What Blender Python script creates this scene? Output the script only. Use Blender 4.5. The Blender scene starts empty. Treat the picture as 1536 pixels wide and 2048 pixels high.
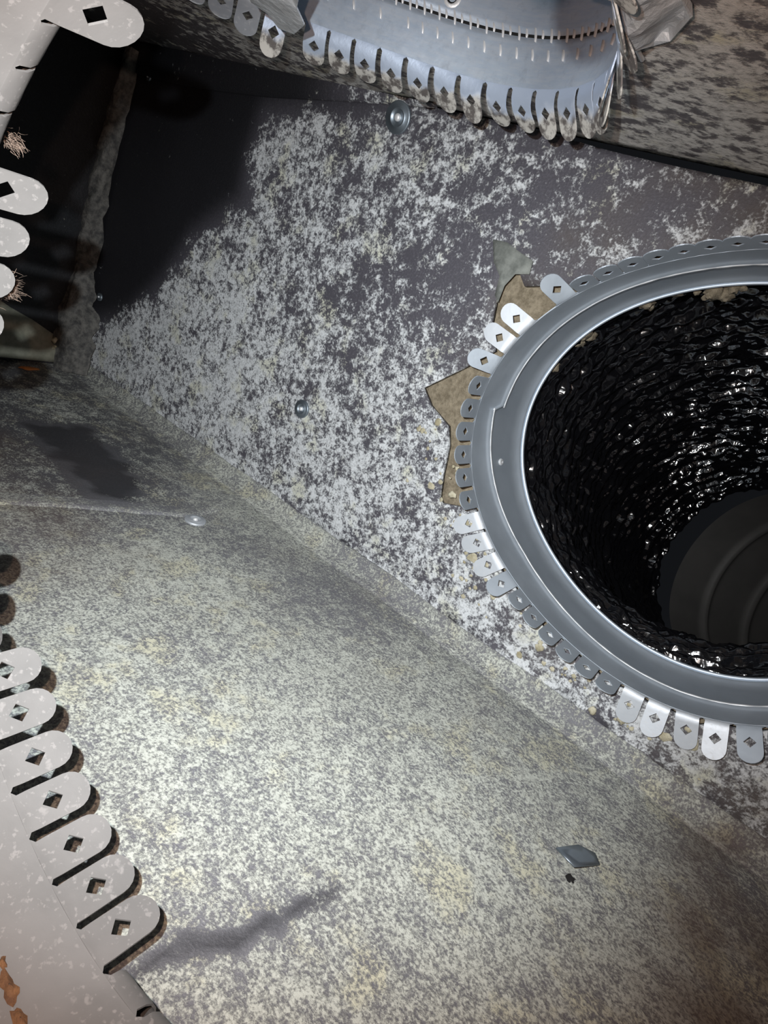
import bpy, bmesh, math, random
import numpy as np
from mathutils import Vector, Matrix, noise, geometry

# ------------------------------------------------------------------ camera, world, lights, exposure
# layout unit: distance camera -> back wall = 1; S turns it into metres
S = 0.5
scene = bpy.context.scene
rnd = random.Random(7)

CAM_RIGHT = Vector((0.74798378, 0.56861862, 0.34233481))
CAM_DOWN = Vector((0.4788944, -0.10524912, -0.87154046))
CAM_FWD = Vector((-0.4595437, 0.81584036, -0.35103291))
cam_data = bpy.data.cameras.new('camera')
cam = bpy.data.objects.new('camera', cam_data)
scene.collection.objects.link(cam)
cam_data.sensor_fit = 'VERTICAL'
cam_data.sensor_height = 36.0
cam_data.lens = 1193.73 / 2048 * 36.0
cam_data.clip_start = 0.001
m = Matrix.Identity(4)
for i in range(3):
    m[i][0] = CAM_RIGHT[i]; m[i][1] = -CAM_DOWN[i]; m[i][2] = -CAM_FWD[i]
cam.matrix_world = m
scene.camera = cam

world = bpy.data.worlds.new('world')
scene.world = world
world.use_nodes = True
world.node_tree.nodes['Background'].inputs['Color'].default_value = (0.02, 0.022, 0.026, 1)
world.node_tree.nodes['Background'].inputs['Strength'].default_value = 0.3

def phone_led(name, right, up, fwd, aim, power, color, angle, blend, radius):
    """one die of the phone's two-tone flash, beside the lens"""
    d = bpy.data.lights.new(name, 'SPOT')
    d.energy = power; d.color = color; d.spot_size = math.radians(angle); d.spot_blend = blend
    d.shadow_soft_size = radius
    o = bpy.data.objects.new(name, d)
    scene.collection.objects.link(o)
    p = (CAM_RIGHT * right - CAM_DOWN * up + CAM_FWD * fwd) * S
    o.location = p
    o.rotation_euler = (Vector(aim) * S - p).to_track_quat('-Z', 'Y').to_euler()
    return o

phone_led('flash_cool', -0.060, 0.065, 0.0, (-0.56, 0.85, -0.40), 18.5, (0.90, 0.97, 1.0), 100, 0.85, 0.002)
phone_led('flash_warm', -0.035, 0.030, 0.0, (-0.55, 0.8, -0.32), 2.8, (1.0, 0.66, 0.50), 150, 0.6, 0.002)

scene.view_settings.view_transform = 'Standard'
scene.view_settings.look = 'None'
scene.view_settings.exposure = 0.0
scene.view_settings.gamma = 1.0
scene.view_settings.use_curve_mapping = False

# ------------------------------------------------------------------ helpers
C = scene.collection
LOC = {}

def thing(name, label, cat, loc, group=None):
    o = bpy.data.objects.new(name, None)
    C.objects.link(o)
    o.empty_display_size = 0.02
    o.location = Vector(loc) * S
    LOC[o.name] = Vector(loc)
    tag(o, label, cat, group)
    return o

def tag(o, label=None, cat=None, group=None, kind=None):
    if label: o['label'] = label
    if cat: o['category'] = cat
    if group: o['group'] = group
    if kind: o['kind'] = kind
    return o

def mk(name, verts, faces, mat, parent=None, loc=None, smooth=True, solid=0.0, attrs=None, offset=-1.0, kind=None):
    """link one mesh object; verts in layout units, world space"""
    base = LOC[parent.name] if parent else Vector(loc if loc is not None else (0, 0, 0))
    me = bpy.data.meshes.new(name)
    me.from_pydata([tuple((Vector(v) - base) * S) for v in verts], [], faces)
    if attrs:
        for k, vals in attrs.items():
            if len(vals) and hasattr(vals[0], '__len__'):
                a = me.attributes.new(k, 'FLOAT_VECTOR', 'POINT')
                a.data.foreach_set('vector', [float(x) for v in vals for x in v])
            else:
                a = me.attributes.new(k, 'FLOAT', 'POINT')
                a.data.foreach_set('value', [float(v) for v in vals])
    me.materials.append(mat)
    for p in me.polygons: p.use_smooth = smooth
    o = bpy.data.objects.new(name, me)
    C.objects.link(o)
    if parent:
        o.parent = parent
        LOC[o.name] = base
    else:
        o.location = base * S
        LOC[o.name] = base
    if solid:
        md = o.modifiers.new('thickness', 'SOLIDIFY')
        md.thickness = solid * S; md.offset = offset
    if kind: o['kind'] = kind
    return o

def struct(name, *a, **k):
    return mk(name, *a, kind='structure', **k)

def inside(p, poly):
    x, y = p; c = False; n = len(poly); j = n - 1
    for i in range(n):
        xi, yi = poly[i]; xj, yj = poly[j]
        if (yi > y) != (yj > y) and x < (xj - xi) * (y - yi) / (yj - yi) + xi: c = not c
        j = i
    return c

def seg_d(p, a, b):
    ax, ay = a; bx, by = b; px, py = p
    dx, dy = bx - ax, by - ay
    t = max(0, min(1, ((px - ax) * dx + (py - ay) * dy) / (dx * dx + dy * dy + 1e-12)))
    return math.hypot(px - ax - t * dx, py - ay - t * dy)

def sdf(p, poly):
    d = min(seg_d(p, poly[i], poly[(i + 1) % len(poly)]) for i in range(len(poly)))
    return -d if inside(p, poly) else d

def line_d(p, pts):
    return min(seg_d(p, pts[i], pts[i + 1]) for i in range(len(pts) - 1))

def sstep(a, b, x):
    t = max(0.0, min(1.0, (x - a) / (b - a))); return t * t * (3 - 2 * t)

def cdt(outer, holes, step, rect=False):
    """triangulated flat sheet: outline, holes and a grid of inner points"""
    vs = []; es = []
    for loop in [outer] + holes:
        s = len(vs); vs += [Vector(p) for p in loop]
        es += [(s + i, s + (i + 1) % len(loop)) for i in range(len(loop))]
    xs = [p[0] for p in outer]; ys = [p[1] for p in outer]
    x = min(xs) + step * .5
    bb = [(min(p[0] for p in h) - step, max(p[0] for p in h) + step, min(p[1] for p in h) - step, max(p[1] for p in h) + step) for h in holes]
    while x < max(xs):
        y = min(ys) + step * .5
        while y < max(ys):
            p = (x, y)
            ok = True
            for h, b in zip(holes, bb):
                if b[0] < x < b[1] and b[2] < y < b[3] and (inside(p, h) or sdf(p, h) < step * .35): ok = False; break
            if ok and (rect or len(outer) == 4 or (inside(p, outer) and sdf(p, outer) < -step * .3)): vs.append(Vector(p))
            y += step
        x += step
    r = geometry.delaunay_2d_cdt(vs, es, [], 0, 1e-7)
    ov, of = r[0], r[2]
    tris = []
    for f in of:
        c = ((ov[f[0]][0] + ov[f[1]][0] + ov[f[2]][0]) / 3, (ov[f[0]][1] + ov[f[1]][1] + ov[f[2]][1]) / 3)
        if not rect and len(outer) > 4 and not inside(c, outer): continue
        bad = False
        for h, b in zip(holes, bb):
            if b[0] < c[0] < b[1] and b[2] < c[1] < b[3] and inside(c, h): bad = True; break
        if not bad: tris.append(tuple(f))
    return [(v[0], v[1]) for v in ov], tris

def fourier(data, order, ridge=0.0):
    """smooth radius as a function of angle from (degrees, radius) pairs"""
    th = np.radians([d[0] for d in data]); r = np.array([d[1] for d in data])
    cols = [np.ones_like(th)]
    for k in range(1, order + 1): cols += [np.cos(k * th), np.sin(k * th)]
    A = np.stack(cols, 1)
    reg = np.diag([0.0] + [ridge * k * k for k in range(1, order + 1) for _ in (0, 1)])
    co = np.linalg.solve(A.T @ A + reg, A.T @ r)
    def f(t):
        v = co[0]
        for k in range(1, order + 1): v += co[2 * k - 1] * math.cos(k * t) + co[2 * k] * math.sin(k * t)
        return float(v)
    return f

def circ_pts(cx, cz, R, c, a0, a1, n):
    """(angle, radius) pairs of a circle seen from centre c"""
    out = []
    for i in range(n):
        a = math.radians(a0 + (a1 - a0) * i / (n - 1))
        x, z = cx + R * math.cos(a) - c[0], cz + R * math.sin(a) - c[1]
        out.append((math.degrees(math.atan2(z, x)), math.hypot(x, z)))
    return out

# ------------------------------------------------------------------ materials
class NB:
    def __init__(self, name):
        self.m = bpy.data.materials.new(name); self.m.use_nodes = True
        self.t = self.m.node_tree; self.b = self.t.nodes['Principled BSDF']
    def n(self, typ, **kw):
        nd = self.t.nodes.new(typ)
        for k, v in kw.items(): setattr(nd, k, v)
        return nd
    def link(self, a, b): self.t.links.new(a, b)
    def math(self, op, a, b=None, c=None, clamp=False):
        nd = self.n('ShaderNodeMath', operation=op, use_clamp=clamp)
        for i, v in enumerate((a, b, c)):
            if v is None: continue
            if hasattr(v, 'type'): self.link(v, nd.inputs[i])
            else: nd.inputs[i].default_value = v
        return nd.outputs[0]
    def pos(self, scale=(1 / S, 1 / S, 1 / S), obj=False):
        if obj: src = self.n('ShaderNodeTexCoord').outputs['Object']
        else: src = self.n('ShaderNodeNewGeometry').outputs['Position']
        mp = self.n('ShaderNodeMapping'); mp.inputs['Scale'].default_value = scale
        self.link(src, mp.inputs['Vector']); return mp.outputs[0]
    def noise(self, vec, scale, detail=3, rough=.5, dist=0.0):
        nd = self.n('ShaderNodeTexNoise')
        nd.inputs['Scale'].default_value = scale; nd.inputs['Detail'].default_value = detail
        nd.inputs['Roughness'].default_value = rough; nd.inputs['Distortion'].default_value = dist
        self.link(vec, nd.inputs['Vector']); return nd.outputs[0]
    def voro(self, vec, scale, feature='F1'):
        nd = self.n('ShaderNodeTexVoronoi', feature=feature); nd.inputs['Scale'].default_value = scale
        self.link(vec, nd.inputs['Vector']); return nd.outputs['Distance']
    def ramp(self, f, a, b):
        nd = self.n('ShaderNodeMapRange', interpolation_type='SMOOTHSTEP')
        self.link(f, nd.inputs[0]); nd.inputs[1].default_value = a; nd.inputs[2].default_value = b
        return nd.outputs[0]
    def mix(self, f, a, b):
        nd = self.n('ShaderNodeMix', data_type='RGBA')
        for s, v in ((0, f), (6, a), (7, b)):
            if hasattr(v, 'type'): self.link(v, nd.inputs[s])
            elif s == 0: nd.inputs[0].default_value = v
            else: nd.inputs[s].default_value = (*v, 1)
        return nd.outputs[2]
    def attr(self, name, out='Fac'):
        nd = self.n('ShaderNodeAttribute', attribute_name=name); return nd.outputs[out]
    def bump(self, h, strength, dist):
        nd = self.n('ShaderNodeBump'); nd.inputs['Strength'].default_value = strength; nd.inputs['Distance'].default_value = dist * S
        self.link(h, nd.inputs['Height']); self.link(nd.outputs[0], self.b.inputs['Normal'])
    def set(self, **kw):
        for k, v in kw.items():
            i = self.b.inputs[k.replace('_', ' ')]
            if hasattr(v, 'type'): self.link(v, i)
            else: i.default_value = (*v, 1) if isinstance(v, tuple) and len(v) == 3 else v

def duct_board(name, clump, grain, dark, light, yellow, brown, contrast=.07, stretch=(1, 1, 1), ycut=(.52, .66), fine_amp=.55, fk=2.0, mid_amp=.75, flake_amp=1.3):
    """black-faced fibreglass duct board under pale mould and dust; 'cov' = how much mould, 'brn' = brown dirt"""
    b = NB(name)
    p = b.pos(tuple(s / S for s in stretch))
    big = b.noise(p, 7, 3, .55)
    mid = b.noise(p, clump, 3, .55, .2)
    fin = b.noise(p, grain, 5, .68)
    flake = b.noise(p, clump * fk, 6, .66, .2)
    cov = b.attr('cov')
    s = b.math('ADD', .5, b.math('MULTIPLY', b.math('SUBTRACT', flake, .5), flake_amp))
    s = b.math('ADD', s, b.math('MULTIPLY', b.math('SUBTRACT', big, .5), .18))
    s = b.math('ADD', s, b.math('MULTIPLY', b.math('SUBTRACT', mid, .5), mid_amp))
    s = b.math('ADD', s, b.math('MULTIPLY', b.math('SUBTRACT', fin, .5), fine_amp))
    s = b.math('ADD', s, cov)
    mask = b.ramp(s, .5 - contrast, .5 + contrast * 1.5)
    yel = b.ramp(b.noise(p, 13, 5, .6), *ycut)
    tone = b.noise(p, 3.1, 3, .5)
    lightc = b.mix(b.math('MULTIPLY', yel, .75), light, yellow)
    lightc = b.mix(b.ramp(b.math('ADD', fin, b.math('MULTIPLY', b.math('SUBTRACT', flake, .5), .8)), .28, .66), tuple(x * .50 for x in light), lightc)
    darkc = b.mix(tone, dark, tuple(d * 1.5 for d in dark))
    darkc = b.mix(b.math('MULTIPLY', b.ramp(fin, .45, .75), .35), darkc, tuple(min(1, d * 3.2) for d in dark))
    darkc = b.mix(b.attr('drk'), darkc, (.013, .013, .016))
    col = b.mix(mask, darkc, lightc)
    col = b.mix(b.math('MULTIPLY', b.attr('brn'), b.ramp(big, .2, .75)), col, brown)
    b.set(Base_Color=col, Roughness=b.math('ADD', b.math('MULTIPLY', mask, .35), .55), Specular_IOR_Level=.35)
    h = b.math('ADD', b.math('MULTIPLY', mask, .6), b.math('MULTIPLY', fin, .8))
    b.bump(h, .55, .0035)
    return b.m

M = {}
M['wall'] = duct_board('mouldy_black_facing', 19, 240, (.050, .048, .058), (.56, .58, .60), (.54, .54, .42), (.10, .075, .045), contrast=.11, fine_amp=.75, fk=4.2, mid_amp=.85, flake_amp=1.15)
M['floor'] = duct_board('dusty_facing', 38, 330, (.115, .115, .126), (.465, .48, .435), (.50, .48, .35), (.085, .05, .035), contrast=.15, fine_amp=.9, fk=4.4, mid_amp=.6, flake_amp=1.0)
M['ceiling'] = duct_board('streaked_facing', 28, 150, (.07, .065, .07), (.52, .51, .49), (.52, .49, .35), (.16, .125, .08), contrast=.10, stretch=(.8, 1, 1))
M['dark'] = duct_board('clean_black_facing', 40, 160, (.012, .012, .014), (.20, .20, .20), (.2, .19, .15), (.05, .04, .03))

def metal(name, base, rough=.42, metallic=.85, dust=(.55, .53, .50), dustamt=.25, speck=0.0, obj=False, brush=0.0):
    b = NB(name)
    p = b.pos(obj=obj)
    n1 = b.noise(p, 9, 4, .6); n2 = b.noise(p, 90, 4, .6)
    vor = b.voro(p, 55)
    v = b.mix(n1, tuple(x * .8 for x in base), tuple(min(1, x * 1.12) for x in base))
    if brush:
        bp = b.pos((30 / S, 30 / S, 180 / S))
        st = b.ramp(b.noise(bp, 1.0, 6, .7), .3, .7)
        v = b.mix(b.math('MULTIPLY', st, brush), v, (1, 1, 1))
        v = b.mix(b.math('MULTIPLY', b.ramp(b.noise(p, 70, 5, .7), .5, .75), brush), v, tuple(x * .45 for x in base))
    d = b.math('MULTIPLY', b.ramp(n1, .35, .75), dustamt)
    if speck:
        sp = b.math('MULTIPLY', b.math('MAXIMUM', b.ramp(b.noise(p, 190, 3, .55), .56, .68), b.ramp(b.noise(p, 75, 3, .6), .60, .72)), speck)
        d = b.math('MAXIMUM', d, sp)
    col = b.mix(d, v, dust)
    b.set(Base_Color=col, Metallic=b.math('MULTIPLY', b.math('SUBTRACT', 1.0, d), metallic), Roughness=b.math('ADD', b.math('MULTIPLY', n2, .12), rough))
    b.bump(b.math('ADD', n2, b.math('MULTIPLY', vor, .3)), .12, .0015)
    return b.m

M['galv_near'] = metal('dusty_galvanised_steel', (.150, .146, .143), .6, .15, (.215, .205, .20), .35, .9)
M['galv_wall'] = metal('grey_galvanised_steel', (.57, .635, .71), .46, .74, (.45, .45, .45), .10)
M['galv_top'] = metal('bright_galvanised_steel', (.66, .78, .98), .36, .70, (.50, .58, .70), .12, brush=.30)
M['top_tab'] = None
M['galv_tab'] = metal('pale_zinc_tabs', (.48, .51, .55), .5, .55, (.45, .45, .45), .15, .4)
M['washer'] = metal('washer_steel', (.28, .33, .38), .35, .9, (.4, .4, .4), .1)
M['bright_edge'] = metal('pale_edge_steel', (.80, .82, .84), .45, .5, (.7, .7, .7), .3, .5)
M['deep_metal'] = metal('deep_steel', (.10, .097, .094), .6, .3, (.09, .085, .08), .4)

def dirty_tip():
    b = NB('zinc_tab_with_dirty_tip'); p = b.pos()
    n = b.noise(p, 60, 5, .65); n2 = b.noise(p, 20, 3, .5)
    f = b.ramp(b.math('ADD', b.attr('tip'), b.math('MULTIPLY', b.math('SUBTRACT', n2, .5), .9)), .36, .62)
    dirt = b.mix(b.ramp(n, .42, .58), (.10, .09, .085), (.46, .45, .42))
    b.set(Base_Color=b.mix(f, (.64, .75, .93), dirt), Metallic=b.math('MULTIPLY', b.math('SUBTRACT', 1.0, f), .6), Roughness=b.math('ADD', b.math('MULTIPLY', f, .4), .42))
    b.bump(n, .3, .002)
    return b.m
M['top_tab'] = dirty_tip()

def simple(name, col, col2, scale, rough=.8, bump=.5, bdist=.003, metallic=0.0, coat=0.0):
    b = NB(name); p = b.pos()
    n = b.noise(p, scale, 6, .65)
    b.set(Base_Color=b.mix(b.ramp(n, .3, .7), col, col2), Roughness=rough, Metallic=metallic)
    if coat: b.set(Coat_Weight=coat)
    b.bump(n, bump, bdist)
    return b.m
M['glass_wool'] = simple('raw_fibreglass', (.13, .105, .07), (.25, .21, .15), 90, .9, 1.0, .006)
M['tuft'] = simple('loose_fibre', (.12, .085, .065), (.20, .15, .12), 60, .9)
M['lump'] = simple('yellowed_mastic', (.24, .21, .13), (.46, .43, .33), 45, .85, .8, .004)
M['mastic'] = simple('grey_mastic', (.035, .035, .036), (.14, .135, .125), 55, .85, 1.0, .006)
M['foil'] = simple('crumpled_foil', (.42, .43, .44), (.66, .69, .72), 22, .45, .8, .006, .35)
M['rust'] = simple('rust_brown_scrap', (.075, .032, .014), (.21, .10, .04), 60, .85, .8, .004)
M['orange'] = simple('orange_chip', (.36, .12, .03), (.55, .22, .06), 60, .7)
M['cream'] = simple('cream_board', (.15, .15, .115), (.24, .235, .185), 30, .8)
M['torn'] = simple('torn_grey_facing', (.085, .092, .085), (.19, .20, .185), 40, .85)
M['void'] = simple('dark_void', (.003, .003, .003), (.006, .006, .006), 10, .9)

def flex_film():
    b = NB('black_shiny_film')
    u = b.attr('uvw', 'Vector')
    n1 = b.noise(u, 1.3, 2, .5, .5)
    n2 = b.noise(u, 4.2, 2, .5, .3)
    b.set(Base_Color=(.004, .004, .005), Roughness=.11, Specular_IOR_Level=.8)
    b.bump(b.math('ADD', n1, b.math('MULTIPLY', n2, .30)), .55, .012)
    return b.m
M['film'] = flex_film()

# ------------------------------------------------------------------ the box: back wall, floor, ceiling, side walls
XL, XR, ZF, ZC = -1.765, 0.95, -0.578, 0.290
RC = 0.035                       # soft cove between floor and back wall
WC = (-0.0766, -0.091)           # centre of the back-wall duct
wall_data = [(-162.1, .389), (-156.8, .3877), (-150.4, .3841), (-145, .3779), (-137, .382), (-131.6, .3737), (-125.7, .3666),
             (164.3, .371), (170, .3755), (-74.7, .3774), (-67.3, .3816), (-62.6, .3861),
             (104, .306), (119, .311), (136.7, .324), (153.4, .339), (-102.9, .357), (-118.4, .362), (-86.6, .364), (-50, .392)]
right_arc = circ_pts(-.085, -.128, .362, WC, -40, 82, 10)
r_wall = fourier(wall_data + right_arc, 3, .02)
end_data = [(106.2, .311), (124.6, .3141), (138.6, .3316), (154.2, .348), (173.5, .3691), (-169.5, .3771), (-153.6, .3758), (-135.4, .3702),
            (-118.7, .3626), (-98, .364), (-80.9, .373), (-67.2, .3891), (-52.1, .4112)]
r_end = fourier(end_data + circ_pts(-.075, -.128, .355, WC, -35, 82, 10), 3, .02)

def wall_noise(x, z, k, amp):
    return noise.noise(Vector((x * k, z * k, 3.7))) * amp

clean = [(-1.80, .30), (-.80, .30), (-.95, .262), (-1.20, .215), (-1.215, .124), (-1.205, .03), (-1.345, -.083), (-1.42, -.213), (-1.56, -.36), (-1.80, -.45)]
dim_band = [(-.80, -.05), (-.50, -.12), (-.30, .30), (-.62, .30), (-.62, .12)]
def wall_cov(x, z):
    c = 0.0
    c -= .46 * (1 - sstep(-.03, .025, sdf((x, z), clean) + wall_noise(x, z, 14, .03)))
    c += .07 * sstep(.0, -.40, z) - .0 + .05 * sstep(-.7, -1.2, x)
    c -= .09 * (1 - sstep(-.04, .10, sdf((x, z), dim_band) + wall_noise(x, z, 9, .04)))
    c -= .05 * sstep(-.5, -.2, x) * sstep(0, .15, z)
    c += wall_noise(x, z, 5, .04)
    rr = math.hypot(x - WC[0], z - WC[1])
    return c
def wall_drk(x, z): return 1 - sstep(-.05, .03, sdf((x, z), clean))
def wall_brn(x, z):
    rr = math.hypot(x - WC[0], z - WC[1])
    ring = 1 - sstep(.0, .10, rr - .40)
    b = .55 * ring * (.5 + wall_noise(x, z, 16, .9)) * (1 if z > -.1 else .45)
    b += .6 * sstep(-.42, .0, x) * sstep(.1, .24, z)  # brown painted for the flash beam's warm falloff, upper right
    b += .5 * sstep(-.05, .2, x) * sstep(-.4, -.5, z)  # the same beam falloff painted in at the lower right
    return max(0, min(.9, b))

# facing with the round hole and a torn corner left of the duct
hole = []
for k in range(96):
    a = math.radians(-180 + 360 * k / 96)
    r = r_wall(a) + .010 + .004 * math.sin(k * 2.3) + .003 * math.sin(k * 5.1)
    x, z = WC[0] + r * math.cos(a), WC[1] + r * math.sin(a)
    hole.append((x, z))
def ang_of(x, z): return math.degrees(math.atan2(z - WC[1], x - WC[0])) % 360
tear = [(-.470, .060), (-.497, .085), (-.515, .068), (-.512, .03), (-.500, -.02), (-.474, -.055), (-.520, -.105), (-.583, -.168), (-.555, -.192), (-.503, -.212), (-.486, -.245), (-.474, -.30), (-.462, -.340), (-.452, -.350)]
keep = [p for p in hole if not (152 < ang_of(*p) < 216)]
keep.sort(key=lambda p: (ang_of(*p) - 216) % 360)
# order: counter-clockwise from 216 deg round to 152 deg, then the torn edge back down to 216
hole_face = keep + tear
top_edge = [(XR + (XL - .06 - XR) * i / 110, .284) for i in range(111)]
v2, tri = cdt([(XL - .06, ZF + RC - .012), (XR, ZF + RC - .012)] + top_edge, [hole_face], .021, True)
# the wall's top edge is left open along the right half: the slot widens to the right
def top_gap(x): return .009 * sstep(-.62, -.38, x)
verts = []
for x, z in v2:
    if z > .2: z = .2 + (z - .2) / .084 * (.2874 - .2 - top_gap(x))
    y = 1 + noise.noise(Vector((x * 6, z * 6, 0))) * .004 + noise.noise(Vector((x * 30, z * 30, 5))) * .0012
    verts.append((x, y, z))
wall = struct('wall_back', verts, tri, M['wall'], solid=.011, offset=1.0,
              attrs={'cov': [wall_cov(x, z) for x, z in v2], 'brn': [wall_brn(x, z) for x, z in v2], 'drk': [wall_drk(x, z) for x, z in v2]})
# make the facing look into the box
def face_dir(o, d):
    me = o.data
    nz = sum((p.normal.dot(Vector(d)) * p.area for p in me.polygons))
    if nz < 0: me.flip_normals()
face_dir(wall, (0, -1, 0))
wall.modifiers['thickness'].offset = -1.0

hole_core = []
for k in range(72):
    a = 2 * math.pi * k / 72; r = r_wall(a) + .004
    hole_core.append((WC[0] + r * math.cos(a), WC[1] + r * math.sin(a)))
v2, tri = cdt([(XL - .06, ZF - .05), (XR, ZF - .05), (XR, .262), (XL - .06, .262)], [hole_core], .05)
core = mk('insulation_core', [(x, 1.018 + noise.noise(Vector((x * 22, z * 22, 1))) * .003, z) for x, z in v2], tri, M['glass_wool'], parent=wall, solid=.05)
face_dir(core, (0, -1, 0))

# ---- floor with a soft cove into the back wall
stain = [(-.215, .215), (-.194, .252), (-.190, .291), (-.165, .322), (-.157, .363), (-.146, .400), (-.138, .432)]
far_dark = [(-1.9, .80), (-1.62, 1.0), (-1.15, .98), (-.95, .80), (-.90, .72), (-.96, .46), (-1.3, .4), (-2, .5)]
clean_f = [(-1.33, .66), (-1.30, .79), (-1.14, .79), (-.985, .735), (-.95, .70), (-.99, .63), (-1.16, .645)]
def floor_cov(x, s):
    c = .115
    c -= .15 * (1 - sstep(-.08, .16, sdf((x, s), far_dark) + wall_noise(x, s, 6, .08)))
    c -= .40 * (1 - sstep(-.03, .02, sdf((x, s), clean_f) + wall_noise(x, s, 16, .05)))
    far = 1 - sstep(-.05, .10, sdf((x, s), far_dark))
    c += far * (wall_noise(x * .45, s, 34, .16) + wall_noise(x * .5, s, 80, .10))
    d = line_d((x, s), stain)
    c -= .60 * (1 - sstep(.001, .010, d + wall_noise(x, s, 60, .008)))
    band = abs(s - (.78 + (x + .75) * .25))           # darker streaks behind the seam
    c -= .10 * (1 - sstep(.02, .16, band)) * sstep(-.30, -.55, x)
    c -= .08 * sstep(.72, .95, s) * sstep(-.9, -.5, x)
    c += wall_noise(x, s, 4, .09) + wall_noise(x, s, 11, .05)
    return c
def floor_brn(x, s):
    b = .75 * sstep(.03, .22, x) + .55 * sstep(-.62, -.85, x) * sstep(.70, .52, s)  # flash falloff painted in brown along the right and near left edges
    return max(0, min(.95, b + wall_noise(x, s, 8, .15)))
def floor_drk(x, s):
    a = .85 * (1 - sstep(-.015, .015, sdf((x, s), clean_f) + wall_noise(x, s, 30, .03)))
    b = .55 * (1 - sstep(-.12, .10, sdf((x, s), far_dark)))
    c = .70 * (1 - sstep(.002, .013, line_d((x, s), stain) + wall_noise(x, s, 60, .006)))
    return max(a, b, c)
NX, NS = 230, 110
flat_len = 1.0 - RC + .35
verts, faces, cov, brn = [], [], [], []
for j in range(NS + 1):
    for i in range(NX + 1):
        x = XL - .06 + (XR - XL + .06) * i / NX
        if j <= NS - 10:
            y = -.35 + flat_len * j / (NS - 10); z = ZF; s = y
        else:
            a = (j - (NS - 10)) / 10 * math.pi / 2
            y = .994 - RC + RC * math.sin(a); z = ZF + RC - RC * math.cos(a); s = y
        z += noise.noise(Vector((x * 5, y * 5, 2))) * .005 + noise.noise(Vector((x * 28, y * 28, 4))) * .0012
        # lapped seam: the near sheet steps down a little along the joint
        seam_y = .745 + (x + .87) * 1.35
        verts.append((x, y, z)); cov.append(floor_cov(x, s)); brn.append(floor_brn(x, s))
for j in range(NS):
    for i in range(NX):
        a = j * (NX + 1) + i
        faces.append((a, a + 1, a + NX + 2, a + NX + 1))
floor = struct('floor', verts, faces, M['floor'], attrs={'cov': cov, 'brn': brn, 'drk': [floor_drk(v[0], v[1]) for v in verts]}, solid=.012)
face_dir(floor, (0, 0, 1))

# ---- ceiling with the round hole of the bright duct
CC = (-0.62, 0.46)
top_data = []
for x, y in [(-.96, .61), (-.93, .64), (-.90, .665), (-.86, .69), (-.823, .714), (-.785, .729), (-.753, .755), (-.714, .769), (-.678, .778), (-.642, .792), (-.574, .818), (-.535, .813), (-.469, .806), (-.417, .800), (-.375, .765), (-.335, .70), (-.309, .623), (-.295, .54)]:
    top_data.append((math.degrees(math.atan2(y - CC[1], x - CC[0])), math.hypot(x - CC[0], y - CC[1])))
r_top = fourier(top_data + circ_pts(CC[0], CC[1], .36, CC, -200, -20, 14), 4, .002)
chole = []
for k in range(90):
    a = 2 * math.pi * k / 90; r = r_top(a) + .006
    chole.append((CC[0] + r * math.cos(a), CC[1] + r * math.sin(a)))
v2, tri = cdt([(XL - .06, -.35), (XR, -.35), (XR, 1.010), (XL - .06, 1.010)], [chole], .026)
def ceil_cov(x, y):
    c = .05 + wall_noise(x, y, 5, .08) + .06 * sstep(-.4, -.2, x)
    c -= .30 * sstep(-1.05, -1.35, x + (1 - y) * .6)
    c += .10 * (1 - sstep(.0, .05, abs(y - (.97 + (x + 1.3) * .02))))
    return c
def ceil_brn(x, y): return max(0, min(.9, .35 * sstep(-.36, .05, x) + wall_noise(x, y, 9, .15)))  # browner to the right: the cool beam's falloff put into the colour
ceil = struct('ceiling', [(x, y, ZC + noise.noise(Vector((x * 6, y * 6, 9))) * .003) for x, y in v2], tri, M['ceiling'], solid=.05,
              attrs={'cov': [ceil_cov(x, y) for x, y in v2], 'brn': [ceil_brn(x, y) for x, y in v2]})
face_dir(ceil, (0, 0, -1))

# ---- left end wall, right end wall, front wall with the hole we look through
def flat_wall(name, outer, holes, step, to3, mat, cov, d, thick=.05):
    v2, tri = cdt(outer, holes, step)
    o = struct(name, [to3(*p) for p in v2], tri, mat, solid=thick, attrs={'cov': [cov(*p) for p in v2], 'brn': [0.0] * len(v2)})
    face_dir(o, d); return o
flat_wall('wall_left', [(-.35, ZF - .05), (1.06, ZF - .05), (1.06, .32), (-.35, .32)], [], .05,
          lambda y, z: (XL + noise.noise(Vector((y * 8, z * 8, 1))) * .003, y, z), M['dark'],
          lambda y, z: -.42 + wall_noise(y, z, 6, .06), (1, 0, 0))
flat_wall('wall_right', [(-.35, ZF - .05), (1.06, ZF - .05), (1.06, .32), (-.35, .32)], [], .08,
          lambda y, z: (XR, y, z), M['dark'], lambda y, z: 0.0, (-1, 0, 0))

NC = (-0.2305, -0.1742)
near_data = [(130.4, .320), (156.9, .3349), (164, .340), (170.8, .3432), (-128.5, .3273), (-121.4, .3244), (-114.1, .3223), (-107.1, .3251), (-100, .3344), (-93.3, .3395), (-86.8, .3449)]
r_near = fourier(near_data + [(a, .338) for a in range(-70, 121, 12)] + [(180, .350), (-165, .352), (-150, .344), (-138, .334)], 5, .002)
nhole = []
for k in range(72):
    a = 2 * math.pi * k / 72; r = r_near(a) + .012
    nhole.append((NC[0] + r * math.cos(a), NC[1] + r * math.sin(a)))
flat_wall('wall_front', [(XL - .06, ZF - .05), (XR, ZF - .05), (XR, .32), (XL - .06, .32)], [nhole], .06,
          lambda x, z: (x, .185, z), M['dark'], lambda x, z: 0.0, (0, 1, 0))

# ------------------------------------------------------------------ start collars (sleeve + tabs)
PITCH, TW, TL = .0403, .0335, .0585

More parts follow.
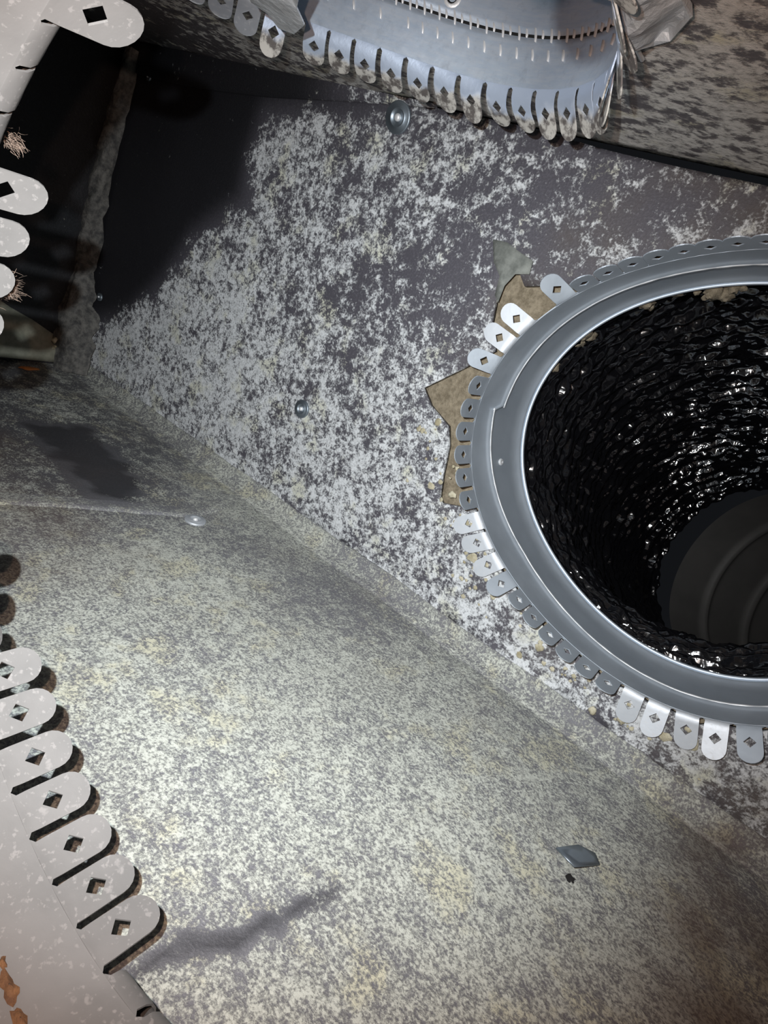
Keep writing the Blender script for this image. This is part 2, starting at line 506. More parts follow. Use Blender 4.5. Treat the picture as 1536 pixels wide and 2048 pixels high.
def tab_mesh(hole_size=.0085, base_fillet=True):
    """flat outline (s across, v along) of one round-ended tab with its diamond hole"""
    hw = TW / 2; out = []
    n = 10
    q = PITCH / 2 - hw
    out += [(-PITCH / 2, 0), (-PITCH / 2 + q * .3, .0012), (-hw + .0004, .0034)]
    for i in range(1, 5): out.append((-hw, .0034 + (TL - hw - .0034) * i / 5))
    for i in range(n + 1):
        a = math.pi - math.pi * i / n
        out.append((hw * math.cos(a), TL - hw + hw * math.sin(a)))
    for i in range(4, 0, -1): out.append((hw, .0034 + (TL - hw - .0034) * i / 5))
    out += [(hw - .0004, .0034), (PITCH / 2 - q * .3, .0012), (PITCH / 2, 0)]
    hv = TL - .0315
    d = hole_size
    hl = [(-d, hv), (0, hv - d), (d, hv), (0, hv + d)]
    return cdt(out, [hl], .0062)
TAB_V, TAB_F = tab_mesh()
def boundary(faces):
    cnt = {}
    for f in faces:
        for i in range(len(f)):
            a, b = f[i], f[(i + 1) % len(f)]
            cnt.setdefault((min(a, b), max(a, b)), []).append((a, b))
    return [v[0] for v in cnt.values() if len(v) == 1]
TAB_EDGE = [e for e in boundary(TAB_F)]
def thicken(verts, faces, edges, t):
    """two skins and a separate rim, so the cut edges stay crisp"""
    nrm = [Vector((0, 0, 0)) for _ in verts]
    for f in faces:
        n = (verts[f[1]] - verts[f[0]]).cross(verts[f[2]] - verts[f[0]])
        for i in f: nrm[i] += n
    nrm = [n.normalized() for n in nrm]
    N = len(verts)
    A = [v + n * t * .5 for v, n in zip(verts, nrm)]; B = [v - n * t * .5 for v, n in zip(verts, nrm)]
    V = A + B; F = [tuple(f) for f in faces] + [tuple(i + N for i in reversed(f)) for f in faces]
    for a, b in edges:
        k = len(V); V += [A[a], A[b], B[b], B[a]]; F.append((k + 3, k + 2, k + 1, k))
    return V, F

def make_tab(parent, axis, frame, rfun, centre, theta, root, beta, mat, curl=.008, twist=0.0, name='tab', tilt=0.0):
    """axis(theta_vec, along) maps polar + axial coordinates to 3D; beta = how far the tab is bent outward"""
    verts = []
    th0 = theta
    r0 = rfun(th0)
    for s, v in TAB_V:
        vv = v
        if vv < curl * abs(beta):
            a = vv / curl
            al, ou = curl * math.sin(a), curl * (1 - math.cos(a))
        else:
            b = abs(beta); a = curl * b
            al = curl * math.sin(b) + (vv - a) * math.cos(b); ou = curl * (1 - math.cos(b)) + (vv - a) * math.sin(b)
        if beta < 0: ou = -ou
        th = th0 + s / r0
        # the sheet's curve at the root, going flat toward the tip of a bent tab
        k = min(1.0, v / .03) * min(1.0, abs(beta))
        pr = Vector((centre[0] + rfun(th) * math.cos(th), centre[1] + rfun(th) * math.sin(th)))
        tx = Vector((-math.sin(th0), math.cos(th0))); nx = Vector((math.cos(th0), math.sin(th0)))
        pf = Vector((centre[0] + r0 * nx.x, centre[1] + r0 * nx.y)) + tx * s
        p2 = pr * (1 - k) + pf * k + nx * (ou + s * twist * v * 20) + tx * (tilt * v)
        verts.append(frame(p2.x, p2.y, root + axis * al))
    verts = [Vector(v) for v in verts]
    V, F = thicken(verts, TAB_F, TAB_EDGE, .0016)
    tip = [v for s, v in TAB_V]
    tip = tip + tip + [TAB_V[i][1] for e in TAB_EDGE for i in (e[0], e[1], e[1], e[0])]
    return mk(name, V, F, mat, parent=parent, attrs={'tip': [min(1, q / TL) for q in tip], 'cov': [.12] * len(V), 'brn': [.1] * len(V)})

def make_sleeve(name, parent, rings, rfuns, centre, frame, mat, n=180, thick=.0018, seam=None):
    """loft of rings (axial position, radius offset, blend 0..1 between two outlines)"""
    verts, faces = [], []
    for (u, off, bl) in rings:
        for k in range(n):
            a = 2 * math.pi * k / n
            r = rfuns[0](a) * (1 - bl) + rfuns[1](a) * bl + off
            uu = u(a) if callable(u) else u
            verts.append(frame(centre[0] + r * math.cos(a), centre[1] + r * math.sin(a), uu))
    for j in range(len(rings) - 1):
        for k in range(n):
            a, b = j * n + k, j * n + (k + 1) % n
            faces.append((a, b, b + n, a + n))
    verts = [Vector(v) for v in verts]
    last = (len(rings) - 1) * n
    ed = [((k + 1) % n, k) for k in range(n)] + [(last + k, last + (k + 1) % n) for k in range(n)]
    V, F = thicken(verts, faces, ed, thick)
    return mk(name, V, F, mat, parent=parent, attrs={'tip': [0.0] * len(V)})

fr_y = lambda a, b, u: (a, u, b)      # collar whose axis runs along y (outline in x, z)
fr_z = lambda a, b, u: (a, b, u)      # collar whose axis runs along z (outline in x, y)
rad = math.radians

# ---- the collar we look through
near = thing('start_collar', 'dusty pinkish-grey metal duct collar close to the lens at the left, tabs pointing inward', 'duct collar', (NC[0], .20, NC[1] - .33), 'round tabbed metal duct collars')
make_sleeve('sleeve', near, [(-.42, 0, 0), (-.2, 0, 0), (-.05, 0, 0), (.06, 0, 0), (.13, 0, 0), (.17, 0, 0), (.190, 0, 0), (.2017, 0, 0)], (r_near, r_near), NC, fr_y, M['galv_near'], n=540, thick=.0016)
near_tabs = [(130.4, .14), (156.9, 0), (164, 0), (170.8, 0), (177.7, 0), (184.6, 1.6), (191.4, 1.7), (198.2, 1.7), (205, 1.7), (211.4, .25), (218, .5), (224.7, .65),
             (231.5, 0), (238.6, 0), (245.9, 0), (252.9, 0), (260, 0), (266.7, 0), (273.2, .05),
             (136.9, 1.75), (143.5, 1.9), (150.1, 1.8), (280.2, 1.5), (287, 1.7), (293.8, 1.75), (82.5, -.7)]
for deg, be in near_tabs:
    make_tab(near, 1, fr_y, r_near, NC, rad(deg), .2015, be, M['galv_near'], curl=.02 if be > 1 else .008)

# ---- the collar in the back wall
wc = thing('start_collar', 'grey metal duct collar set in the far wall around the black flexible duct', 'duct collar', (WC[0], 1.0, WC[1] - .37), 'round tabbed metal duct collars')
def bead(a):
    d = math.degrees(a) % 360
    base = 1.078 + .012 * math.sin(a * 2 + .6)
    # the strip laps at its seam: the ridge jumps by its own width
    t = (d - 189) % 360
    if t < 45: base -= .040 * (1 - t / 45)
    return base
rings = [(1.0, 0, 0), (1.02, 0, .1)]
def bd(o): return lambda a: bead(a) + o
rings += [(bd(-.012), 0, .3), (bd(-.006), -.0018, .35), (bd(-.0022), -.0055, .4), (bd(.0022), -.0055, .4), (bd(.006), -.0018, .4), (bd(.012), 0, .45), (1.15, 0, .8), (1.187, 0, .95), (1.19, -.0035, .97), (1.200, -.0045, 1)]
make_sleeve('sleeve', wc, rings, (r_wall, r_end), WC, fr_y, M['galv_wall'], n=220)
# paler strip laid along the ridge
vs, fs = [], []
NBD = 300
a_start = rad(189.2)
for k in range(NBD + 1):
    a = a_start + 2 * math.pi * k / NBD * .999
    for o, off in ((-.0026, -.0056), (0, -.0080), (.0026, -.0056)):
        r = r_wall(a) * .6 + r_end(a) * .4 + off + noise.noise(Vector((k * .35, o * 900, 0))) * .0008
        vs.append((WC[0] + r * math.cos(a), bead(a) + o, WC[1] + r * math.sin(a)))
for k in range(NBD):
    for j in range(2):
        a = k * 3 + j; fs.append((a, a + 3, a + 4, a + 1))
mk('pale_ridge', vs, fs, M['bright_edge'], parent=wc, solid=.001)
# the end lip, bright where it is cut
vs, fs = [], []
for k in range(200):
    a = 2 * math.pi * k / 200
    for j in range(6):
        b = 2 * math.pi * j / 6
        r = r_end(a) - .007 + .003 * math.cos(b)
        vs.append((WC[0] + r * math.cos(a), 1.203 + .0045 * math.sin(b), WC[1] + r * math.sin(a)))
for k in range(200):
    for j in range(6):
        fs.append((k * 6 + j, ((k + 1) % 200) * 6 + j, ((k + 1) % 200) * 6 + (j + 1) % 6, k * 6 + (j + 1) % 6))
mk('end_lip', vs, fs, M['galv_wall'], parent=wc)
bent = {160.2: 1.35, 165.2: 1.4, 170.6: 1.45, 154: .7, 220.0: 1.45, 225.5: 1.5, 231.7: 1.5, 237.5: .55, 283.1: 1.5, 289.6: 1.35, 295.3: 1.5, 300.3: 1.25, 306.5: .7, 176.5: .75}
ntab = 58
wtabs = []
d = 148.0
pitch_deg = PITCH / .378 * 180 / math.pi
k = 0
angs = [165.6 + pitch_deg * i for i in range(ntab)]
for a in angs:
    da = a % 360
    best = min(bent, key=lambda q: abs((q - da + 180) % 360 - 180))
    be = bent[best] if abs((best - da + 180) % 360 - 180) < pitch_deg * .55 else .04
    flat = be > 1.0
    make_tab(wc, -1, fr_y, r_wall, WC, rad(a), 1.0 - .002, be, M['galv_tab'] if flat else M['galv_wall'], curl=.006, tilt=rnd.uniform(-.12, .12) if flat else 0)
# small dimple with a dark pin hole and a scratch on the inside of the sleeve
def dimple(a, y, size, mat, name, parent):
    vs, fs = [], []
    r0 = r_wall(a) * .5 + r_end(a) * .5
    for j, (q, h) in enumerate(((1.0, 0), (.75, .0035), (.4, .0045), (.15, .001))):
        for i in range(12):
            t = 2 * math.pi * i / 12
            th = a + size * q * math.cos(t) / r0
            r = r0 - h - .001
            vs.append((WC[0] + r * math.cos(th), y + size * 1.4 * q * math.sin(t), WC[1] + r * math.sin(th)))
    for j in range(3):
        for i in range(12): fs.append((j * 12 + i, j * 12 + (i + 1) % 12, (j + 1) * 12 + (i + 1) % 12, (j + 1) * 12 + i))
    return mk(name, vs, fs, mat, parent=parent)
dimple(rad(205), 1.115, .008, M['bright_edge'], 'rivet_dimple', wc)

# ---- bright collar in the ceiling
tc = thing('start_collar', 'bright shiny metal duct collar in the ceiling at the top of the view', 'duct collar', (CC[0], CC[1], ZC), 'round tabbed metal duct collars')
rz = [(.278, 0, 0), (.30, 0, 0), (.328, 0, 0), (.3335, .0, 0), (.337, .005, 0), (.3405, .0, 0), (.347, 0, 0), (.37, 0, 0), (.42, 0, 0), (.55, 0, 0), (.75, 0, 0), (.95, 0, 0)]
make_sleeve('sleeve', tc, rz, (r_top, r_top), CC, fr_z, M['galv_top'], n=220)
def crimp(i, a, z0, z1, lean):
    vs, fs = [], []
    for j in range(5):
        t = j / 4
        z = z0 + (z1 - z0) * t; th = a + lean * t
        w = .0022 * math.sin(math.pi * (.12 + .76 * t))
        for q, off in ((-1, .0), (0, -.003), (1, 0)):
            r = r_top(th) + off - .001
            tt = th + q * w / r
            vs.append((CC[0] + r * math.cos(tt), CC[1] + r * math.sin(tt), z))
    for j in range(4):
        for q in range(2):
            k = j * 3 + q; fs.append((k, k + 1, k + 4, k + 3))
    return mk('crimp', vs, fs, M['bright_edge'], parent=tc)
for i in range(26):
    a = rad(134) - i * .066
    crimp(i, a, .346, .330, -.020)
    crimp(i, a - .033, .344, .334, -.012)
    if i % 2 == 0 or i > 8: crimp(i, a - .020, .322, .309, -.016)
vs, fs = [], []
for k in range(121):
    a = rad(150 - 150 * k / 120)
    for z, o in ((.3352, -.0004), (.337, -.0012 ), (.3388, -.0004)):
        r = r_top(a) + o + .0005 * noise.noise(Vector((k * .6, 0, 0)))
        vs.append((CC[0] + r * math.cos(a), CC[1] + r * math.sin(a), z))
for k in range(120):
    for j in range(2):
        q = k * 3 + j; fs.append((q, q + 1, q + 4, q + 3))
mk('groove_shade', vs, fs, M['void'], parent=tc)  # black strip painted in for the shade inside the bead groove
vs, fs = [], []
for q, o in ((1.0, .0), (.7, -.003), (.62, -.001), (.05, .002)):
    for i in range(14):
        t = 2 * math.pi * i / 14
        th = rad(93.8) + .012 * q * math.cos(t) / r_top(rad(93.8)); r = r_top(th) + o - .001
        vs.append((CC[0] + r * math.cos(th), CC[1] + r * math.sin(th), .359 + .012 * q * math.sin(t)))
for j in range(3):
    for i in range(14): fs.append((j * 14 + i, j * 14 + (i + 1) % 14, (j + 1) * 14 + (i + 1) % 14, (j + 1) * 14 + i))
sh = mk('screw_hole', vs, fs, M['bright_edge'], parent=tc)
sh.data.materials.append(M['void'])
for i, p in enumerate(sh.data.polygons): p.material_index = 1 if i >= 28 else 0
top_tabs = []
ang = math.atan2(.714 - CC[1], -.823 - CC[0])
def step_ang(t, sgn): return t + sgn * PITCH / math.hypot(r_top(t), (r_top(t + .01) - r_top(t - .01)) / .02)
t = ang
for i in range(6):
    t = step_ang(t, 1); top_tabs.append((t, [.2, -.55, -.75, -.8, -.7, .9][i]))
t = ang
for i in range(22):
    be = [1.1, 1.15, 1.2, 1.2, 1.2, 1.1, .9, 1.2, 1.1, .8, .7, .75, .6, .3, .1, .5, .9, .7, 1.2, 1.3, 1.3, 1.3][i]
    top_tabs.append((step_ang(t, -.5), be)); t = step_ang(t, -1)
for t, be in top_tabs:
    make_tab(tc, -1, fr_z, r_top, CC, t, .278, be, M['top_tab'] if be > 0 else M['galv_tab'], curl=.03 if be > 0 else .018)

# ------------------------------------------------------------------ black flexible duct behind the back wall
def bez(p, t):
    q = [Vector(x) for x in p]
    while len(q) > 1: q = [q[i].lerp(q[i + 1], t) for i in range(len(q) - 1)]
    return q[0]
P_FLEX = [(WC[0], 1.2065, WC[1]), (WC[0], 1.50, WC[1]), (-.08, 1.9, -.28), (.0, 2.15, -.44), (.14, 2.42, -.51)]
def tube(path, rfun, n_len, n_circ, squash=None):
    vs, fs, uv = [], [], []
    up = Vector((0, 0, 1))
    L = 0; prev = None
    for j in range(n_len + 1):
        t = j / n_len
        p = bez(path, t); q = bez(path, min(1, t + .01)); q0 = bez(path, max(0, t - .01))
        tan = (q - q0).normalized()
        side = tan.cross(up).normalized(); u2 = side.cross(tan).normalized()
        if prev is not None: L += (p - prev).length
        prev = p
        for k in range(n_circ):
            a = 2 * math.pi * k / n_circ
            r = rfun(t, a, L)
            v = p + (side * math.cos(a) + u2 * math.sin(a)) * r
            vs.append(v); uv.append((math.cos(a) * 4.6, math.sin(a) * 4.6, L * 22))
    for j in range(n_len):
        for k in range(n_circ):
            a, b = j * n_circ + k, j * n_circ + (k + 1) % n_circ
            fs.append((a, b, b + n_circ, a + n_circ))
    return vs, fs, uv
def flex_r(t, a, L):
    R = .360 - .006 * t
    k = sstep(0, .12, t)
    R = R * k + (r_end(a) - .001) * (1 - k)
    ph = L / .050 * 2 * math.pi + a
    r = R + (.020 * abs(math.sin(ph * .5)) ** .8 - .004) * k
    q = Vector((math.cos(a) * 4.2, math.sin(a) * 4.2, L * 62))
    q2 = Vector((math.cos(a) * 17, math.sin(a) * 17, L * 120))
    r += (noise.noise(q) * .013 + noise.noise(q2) * .0115) * min(1, t / .04)
    return r
vs, fs, uv = tube(P_FLEX, flex_r, 560, 240)
flex = thing('flexible_duct', 'black shiny wrinkled plastic flexible duct running back inside the grey wall collar', 'flexible duct', P_FLEX[0])
liner = mk('inner_liner', vs, fs, M['film'], parent=flex, attrs={'uvw': uv})
vs, fs, uv = tube(P_FLEX, lambda t, a, L: .43, 40, 48)
mk('insulation_jacket', vs, fs, M['glass_wool'], parent=flex)

# deep end: a dull metal sleeve with two ridges
E0 = Vector((.105, 2.33, -.49)); E1 = Vector((.62, 2.75, -.60))
def elbow_r(t, a, L):
    r = .335
    for c in (.30, .62):
        r -= .018 * math.exp(-((t - c) / .022) ** 2)
    return r
deep = thing('metal_elbow', 'dull grey metal sleeve with two ridges deep inside the black duct', 'duct fitting', E0)
vs, fs, _ = tube([E0, E0.lerp(E1, .4), E1], elbow_r, 60, 96)
mk('sleeve', vs, fs, M['deep_metal'], parent=deep)
capv = [E1] + [E1 + Vector((.33 * math.cos(2 * math.pi * k / 48) * .65, -.33 * math.cos(2 * math.pi * k / 48) * .75, .33 * math.sin(2 * math.pi * k / 48))) for k in range(48)]
mk('closed_end', capv, [(0, 1 + k, 1 + (k + 1) % 48) for k in range(48)], M['void'], parent=deep)

# ------------------------------------------------------------------ pins with washers
def pin_washer(loc, nrm, R, label, mat='washer', tilt=(0, 0)):
    n = Vector(nrm).normalized()
    n = (n + Vector((tilt[0], 0, tilt[1]))).normalized() if nrm[2] == 0 else (n + Vector((tilt[0], tilt[1], 0))).normalized()
    u = n.orthogonal().normalized(); w = n.cross(u)
    t = thing('pin_washer', label, 'washer', loc, 'insulation pins with round washers')
    base = Vector(loc)
    def lathe(prof, name, mt, seg=36):
        vs, fs = [], []
        for r, h in prof:
            for k in range(seg):
                a = 2 * math.pi * k / seg
                vs.append(base + (u * math.cos(a) + w * math.sin(a)) * r + n * h)
        for j in range(len(prof) - 1):
            for k in range(seg): fs.append((j * seg + k, j * seg + (k + 1) % seg, (j + 1) * seg + (k + 1) % seg, (j + 1) * seg + k))
        c = len(vs); vs.append(base + n * prof[-1][1])
        for k in range(seg): fs.append(((len(prof) - 1) * seg + k, (len(prof) - 1) * seg + (k + 1) % seg, c))
        mk(name, vs, fs, mt, parent=t)
    lathe([(R, -.001), (R, .0028), (R * .93, .0036), (R * .66, .0030), (R * .60, .0046), (R * .52, .0048), (R * .45, .0022), (R * .25, .0014)], 'disc', M[mat])
    lathe([(R * .24, .0005), (R * .24, .004), (R * .17, .0062), (R * .06, .0068)], 'pin_head', M['bright_edge'], 18)
    return t
pin_washer((-.852, .9985, -.327), (0, -1, 0), .0200, 'small grey washer and pin in the middle of the mouldy far wall')
pin_washer((-.839, .995, .258), (0, -1, 0), .0270, 'grey washer and pin at the top of the far wall under the bright collar', tilt=(.1, -.25))
pin_washer((-.843, .776, ZF + .001), (0, 0, 1), .0215, 'pale flat washer and pin on the dusty floor panel', 'galv_tab')
pin_washer((-1.645, .998, .222), (0, -1, 0), .0085, 'tiny pin head glinting in the black corner under the upper left tab', 'washer')
pin_washer((-1.668, .985, -.338), (0, -1, 0), .0110, 'small dark pin head beside the grey corner sealant', 'washer')

# ------------------------------------------------------------------ trims, sealant, scraps
def ribbon(name, pts, widths, nrm, mat, jitter=.004, h=.006, sub=6, seed=0, **kw):
    """lumpy low strip along a 3D polyline"""
    P = [Vector(p) for p in pts]; line = []; ws = []
    for i in range(len(P) - 1):
        for s in range(sub):
            t = s / sub; line.append(P[i].lerp(P[i + 1], t)); ws.append(widths[i] * (1 - t) + widths[i + 1] * t)
    line.append(P[-1]); ws.append(widths[-1])
    n = Vector(nrm).normalized(); vs, fs = [], []
    K = 8
    for i, p in enumerate(line):
        d = (line[min(i + 1, len(line) - 1)] - line[max(i - 1, 0)]).normalized()
        sd = d.cross(n).normalized()
        for k in range(K + 1):
            q = k / K * 2 - 1
            nz = noise.noise(Vector((p.x * 30 + seed, p.z * 30 + p.y * 30, q * 2)))
            nz2 = noise.noise(Vector((p.x * 80 + seed, p.z * 80 + p.y * 80, q * 5)))
            vs.append(p + sd * (q * ws[i] * (1 + nz * .35)) + n * (h * (1 - q * q) * (1 + nz * .8 + nz2 * .5) - .001))
    for i in range(len(line) - 1):
        for k in range(K):
            a = i * (K + 1) + k; fs.append((a, a + 1, a + K + 2, a + K + 1))
    return mk(name, vs, fs, mat, smooth=True, **kw)

seal = ribbon('corner_sealant', [(-1.705, .982, .27), (-1.725, .975, .10), (-1.748, .975, -.10), (-1.755, .975, -.25), (-1.735, .965, -.35), (-1.715, .955, -.43), (-1.69, .945, -.50), (-1.68, .94, -.565)],
              [.020, .026, .030, .034, .042, .062, .060, .05], (.55, -.83, 0), M['mastic'], h=.022, sub=8, loc=(-1.72, .975, -.55))
tag(seal, 'lumpy grey sealant bead running down the dark left corner', 'sealant')

# lapped edge strip along the top of the back wall, on the left
vs, fs = [], []
edge = [(-1.70, .222), (-1.55, .222), (-1.40, .226), (-1.20, .240), (-1.0, .262), (-.88, .275), (-.76, .286)]
NE = 40
pts = []
for i in range(NE + 1):
    x = -1.70 + (.94) * i / NE
    for q in range(len(edge) - 1):
        if edge[q][0] <= x <= edge[q + 1][0] + 1e-6:
            t = (x - edge[q][0]) / (edge[q + 1][0] - edge[q][0]); z = edge[q][1] * (1 - t) + edge[q + 1][1] * t
    pts.append((x, z))
acov, abrn = [], []
for x, z in pts:
    for zz, y in ((z, .9965), (z + .001, .9885), (.2885, .984)):
        vs.append((x, y, max(zz, z))); acov.append(-.36 + .34 * sstep(-1.12, -.9, x)); abrn.append(0)
for i in range(NE):
    for j in range(2):
        a = i * 3 + j; fs.append((a, a + 3, a + 4, a + 1))
tr = struct('trim_1', vs, fs, M['wall'], attrs={'cov': acov, 'brn': abrn, 'drk': [1 - sstep(-1.12, -.92, v[0]) for v in vs]})
face_dir(tr, (0, -1, 0))

# seam of the floor facing: a thin lapped edge
vs, fs, acov, abrn = [], [], [], []
sp = [(-1.0, .39), (-.975, .465), (-.942, .579), (-.889, .702), (-.86, .775), (-.87, .86), (-.905, .93)]
line = []
for i in range(len(sp) - 1):
    for s in range(8):
        t = s / 8; line.append((sp[i][0] * (1 - t) + sp[i + 1][0] * t, sp[i][1] * (1 - t) + sp[i + 1][1] * t))
line.append(sp[-1])
for i, (x, y) in enumerate(line):
    jx = noise.noise(Vector((i * .5, 0, 0))) * .004
    for o, h in ((0.002, .0), (0, .0035), (-.015, .0035), (-.045, .001)):
        vs.append((x + o + jx, y, ZF + h + noise.noise(Vector((x * 5, y * 5, 2))) * .005)); acov.append(floor_cov(x + o, y) - .02); abrn.append(floor_brn(x + o, y) * .6)
for i in range(len(line) - 1):
    for j in range(3):
        a = i * 4 + j; fs.append((a, a + 4, a + 5, a + 1))
tr = struct('trim_2', vs, fs, M['floor'], attrs={'cov': acov, 'brn': abrn})
face_dir(tr, (0, 0, 1))

def blob(base, n, size, flat, seed, seg=12, rings=7):
    """irregular lump sitting on a surface"""
    n = Vector(n).normalized(); u = n.orthogonal().normalized(); w = n.cross(u); vs, fs = [], []
    for j in range(rings):
        ph = math.pi / 2 * j / (rings - 1)
        for k in range(seg):
            a = 2 * math.pi * k / seg
            d = (u * math.cos(a) + w * math.sin(a)) * math.cos(ph) + n * math.sin(ph) * flat
            q = d * 1.8 + Vector((seed * 3.1, seed * 1.7, 0))
            vs.append(Vector(base) + d * size * (1 + noise.noise(q) * .7 + noise.noise(q * 3) * .25) - n * size * .05)
    for j in range(rings - 1):
        for k in range(seg): fs.append((j * seg + k, j * seg + (k + 1) % seg, (j + 1) * seg + (k + 1) % seg, (j + 1) * seg + k))
    return vs, fs
def join(parts):
    V, F = [], []
    for v, f in parts:
        o = len(V); V += v; F += [tuple(i + o for i in q) for q in f]
    return V, F

# yellowed crumbs of insulation stuck on the wall round the collar
parts = []
for i in range(110):
    a = rnd.uniform(195, 300); r = r_wall(rad(a)) + abs(rnd.gauss(.015, .04)) + .022
    if 205 > a > 150: r += .03
    x, z = WC[0] + r * math.cos(rad(a)), WC[1] + r * math.sin(rad(a))
    if z < ZF + .04: continue
    parts.append(blob((x, .999, z), (0, -1, 0), rnd.uniform(.002, .0045) if i % 6 else rnd.uniform(.005, .009), .3, i, 9, 4))
v, f = join(parts)
cr = mk('insulation_crumbs', v, f, M['lump'], loc=(WC[0], .999, WC[1]), kind='stuff')
tag(cr, 'yellowish crumbs stuck to the wall around the grey collar', 'crumbs')

# ragged insulation at the joint between collar end and black duct
parts = []
for i in range(46):
    a = rad(rnd.uniform(70, 128) if i < 36 else rnd.uniform(128, 175)); r = r_end(a) - .006 - rnd.random() * .012
    if i >= 36: r += .012
    parts.append(blob((WC[0] + r * math.cos(a), 1.222 + rnd.random() * .04, WC[1] + r * math.sin(a)), (-math.cos(a), -.5, -math.sin(a)), rnd.uniform(.006, .015), .7, i + 400, 9, 5))
v, f = join(parts)
o = mk('fibre_clumps', v, f, M['glass_wool'], loc=(WC[0], 1.21, WC[1] + .3), kind='stuff')
tag(o, 'ragged tan fibre clumps along the upper joint of collar and black duct', 'insulation')

# torn pieces of facing
def scrap(name, poly, to3, mat, label, cat, loc, step=.012, amp=.006, thick=.002, seed=0):
    v2, tri = cdt(poly, [], step)
    vs = []
    for p in v2:
        q = Vector(to3(*p))
        nz = Vector((noise.noise(q * 25 + Vector((seed, 0, 0))), noise.noise(q * 25 + Vector((0, seed + 9, 0))), noise.noise(q * 25 + Vector((0, 0, seed + 5)))))
        vs.append(q + nz * amp)
    o = mk(name, vs, tri, mat, loc=loc, solid=thick, smooth=(name != 'foil_scrap'), attrs={'cov': [.0] * len(vs), 'brn': [.1] * len(vs)})
    return tag(o, label, cat)
scrap('torn_facing', [(-.556, .112), (-.530, .116), (-.500, .108), (-.470, .100), (-.466, .078), (-.492, .074), (-.502, .050), (-.500, .022), (-.512, .03), (-.518, .062), (-.540, .08)],
      lambda x, z: (x, .9925, z), M['torn'], 'grey-green torn scrap of facing above the bright tabs of the wall collar', 'torn facing', (-.51, .993, .07), amp=.003)
scrap('floor_tear', [(.020, .700), (.047, .690), (.072, .742), (.062, .756), (.040, .745)],
      lambda x, y: (x, y, ZF + .004 + max(0, .75 - y) * .22), M['washer'], 'small grey flap torn up from the floor panel, lower right', 'torn facing', (.045, .73, ZF), amp=.002)
v, f = blob((.050, .688, ZF), (0, 0, 1), .007, .2, 3)
tag(mk('pin_hole', v, f, M['void'], loc=(.05, .688, ZF)), 'tiny black hole beside the torn grey floor flap', 'hole')

# foil scraps round the ceiling collar
scrap('foil_scrap', [(-.704, .515), (-.593, .501), (-.650, .545), (-.668, .578), (-.726, .614), (-.742, .602), (-.728, .576), (-.734, .556)],
      lambda x, y: (x, y, .226), M['foil'], 'pale crumpled foil scrap hanging over the left tabs of the ceiling collar', 'foil', (-.68, .55, .226), amp=.006, step=.014)
scrap('foil_scrap', [(-.315, .53), (-.24, .52), (-.235, .60), (-.262, .655), (-.285, .668), (-.298, .625), (-.312, .60)],
      lambda x, y: (x, y, .272 + .012 * math.sin(x * 90 + y * 40)), M['foil'], 'grey crumpled foil scrap at the right rim of the ceiling collar', 'foil', (-.28, .60, .27), amp=.008, step=.009)
# a stiff wire poking down beside it
def wire(name, pts, r, mat, label, cat):
    P = [Vector(p) for p in pts]; vs, fs = [], []
    for i, p in enumerate(P):
        d = (P[min(i + 1, len(P) - 1)] - P[max(i - 1, 0)]).normalized(); u = d.orthogonal().normalized(); w = d.cross(u)
        for k in range(8):
            a = 2 * math.pi * k / 8; vs.append(p + (u * math.cos(a) + w * math.sin(a)) * r)
    for i in range(len(P) - 1):
        for k in range(8): fs.append((i * 8 + k, i * 8 + (k + 1) % 8, (i + 1) * 8 + (k + 1) % 8, (i + 1) * 8 + k))
    o = mk(name, vs, fs, mat, loc=pts[0]); return tag(o, label, cat)
wire('bent_wire', [(-.312, .630, .284), (-.304, .643, .276), (-.302, .664, .276), (-.311, .712, .2855)], .0024, M['bright_edge'], 'short bright wire poking out beside the right foil scrap', 'wire')

# left corner: cream board offcut and orange chip on the floor
scrap('board_offcut', [(.74, -.40), (.80, -.43), (.86, -.455), (.985, -.520), (1.0, -.565), (.74, -.565)],
      lambda y, z: (XL + .006 + (.0 if z > -.5 else .012), y, z), M['cream'], 'cream board offcut leaning in the dark corner behind the left tabs', 'board', (XL + .01, .86, -.56), step=.03, amp=.004, thick=.004)
v, f = blob((XL + .03, .930, -.505), (1, -.4, .3), .022, .6, 11)
tag(mk('sealant_lump', v, f, M['lump'], loc=(XL + .03, .93, -.505)), 'pale lump of sealant on the cream board in the left corner', 'sealant')
v, f = blob((-1.70, .84, ZF + .002), (0, 0, 1), .024, .25, 21)
v = [Vector((p.x * .5 - .85, p.y, p.z)) for p in v]
tag(mk('rust_chip', v, f, M['orange'], loc=(-1.70, .84, ZF)), 'small orange-brown chip lying on the dark floor, far left', 'debris')

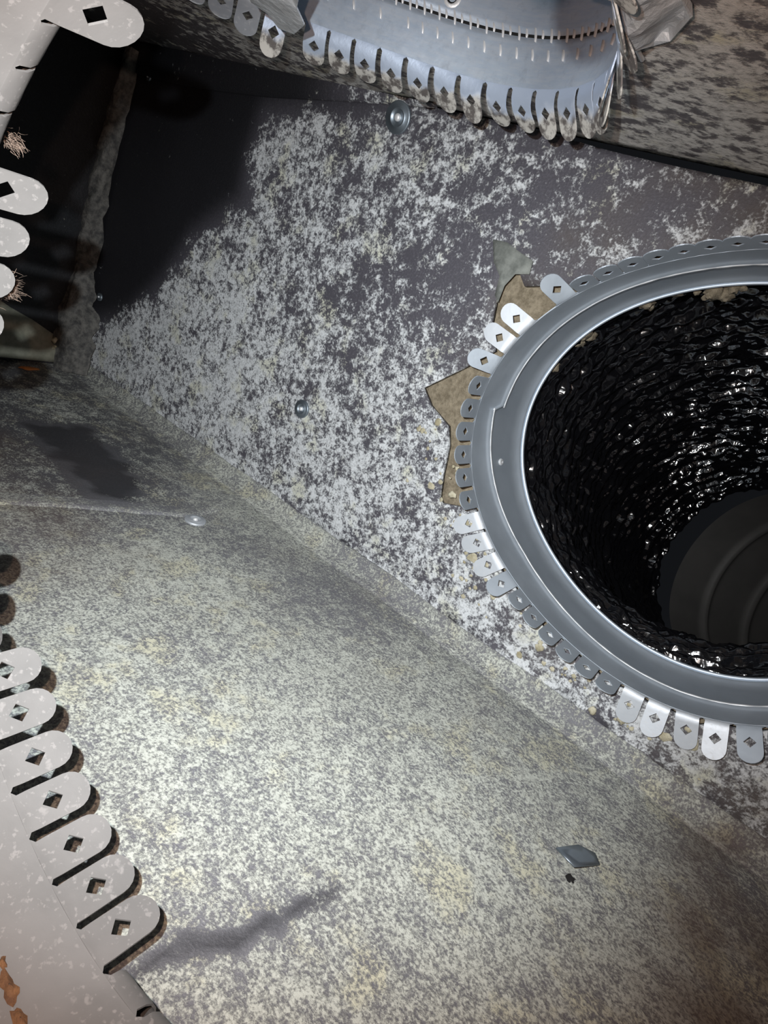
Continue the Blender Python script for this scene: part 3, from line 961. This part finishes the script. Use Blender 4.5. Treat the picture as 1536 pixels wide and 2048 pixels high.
# brown paper scraps stuck on the near collar, and fibre tufts at its left tabs
def on_near(th, y, off=.002):
    r = r_near(th) - off
    return Vector((NC[0] + r * math.cos(th), y, NC[1] + r * math.sin(th)))
def patch(th, y, dth, dy, seed):
    vs, fs = [], []; n = 16
    for j in range(5):
        q = 1 - j / 4 * .95
        for k in range(n):
            a = 2 * math.pi * k / n
            w = q * (1 + noise.noise(Vector((math.cos(a) * 1.6 + seed, math.sin(a) * 1.6, 0))) * .8)
            vs.append(on_near(th + dth * w * math.cos(a), y + dy * w * math.sin(a), .0015 + .004 * (1 - q) + noise.noise(Vector((k, j, seed))) * .0015))
    for j in range(4):
        for k in range(n): fs.append((j * n + k, j * n + (k + 1) % n, (j + 1) * n + (k + 1) % n, (j + 1) * n + k))
    return vs, fs
NEAR_SCRAPS = [(268.4, .155, .013, .0026, 1.0), (271.3, .152, .030, .0052, 7.0), (275.3, .149, .024, .0042, 4.0)]
for i, (d, y, a, b, s) in enumerate(NEAR_SCRAPS):
    v, f = patch(rad(d), y, a, b, s)
    o = mk('paper_scrap', v, f, M['rust'], loc=on_near(rad(d), y))
    tag(o, ['rust-brown flake stuck on the near collar, upper of those at the lower left edge', 'rust-brown flake stuck on the near collar, middle one at the lower left edge', 'rust-brown flake stuck on the near collar, lowest in the corner'][i], 'debris', 'brown flakes on the near collar')

def tuft(name, base, direction, n, length, spread, label, seed):
    rr = random.Random(seed); vs, fs = [], []
    for i in range(n):
        p = Vector(base) + Vector((rr.gauss(0, 1), rr.gauss(0, 1), rr.gauss(0, 1))) * spread * .35
        d = (Vector(direction).normalized() + Vector((rr.gauss(0, .5), rr.gauss(0, .5), rr.gauss(0, .5)))).normalized()
        L = length * rr.uniform(.4, 1.1); w = d.orthogonal().normalized() * .00022
        bend = Vector((rr.gauss(0, 1), rr.gauss(0, 1), rr.gauss(0, 1))) * L * .25
        k = len(vs)
        for t in (0, .35, .7, 1):
            q = p + d * L * t + bend * t * t
            vs += [q - w * (1 - t * .6), q + w * (1 - t * .6)]
        for t in range(3): fs.append((k + 2 * t, k + 2 * t + 1, k + 2 * t + 3, k + 2 * t + 2))
    o = mk(name, vs, fs, M['tuft'], loc=base, kind='stuff'); return tag(o, label, 'fibre')
def near_out(deg, y, off): 
    t = rad(deg); r = r_near(t) + off
    return (NC[0] + r * math.cos(t), y, NC[1] + r * math.sin(t))
tuft('fibre_tuft', near_out(172.5, .262, .016), (.6, .4, .1), 260, .009, .013, 'pinkish fibre tuft behind the second lowest of the upper left tabs', 3)
tuft('fibre_tuft', near_out(152, .232, .022), (.3, .5, -.2), 130, .006, .009, 'grey fibre tuft at the left edge below the big upper tab', 5)
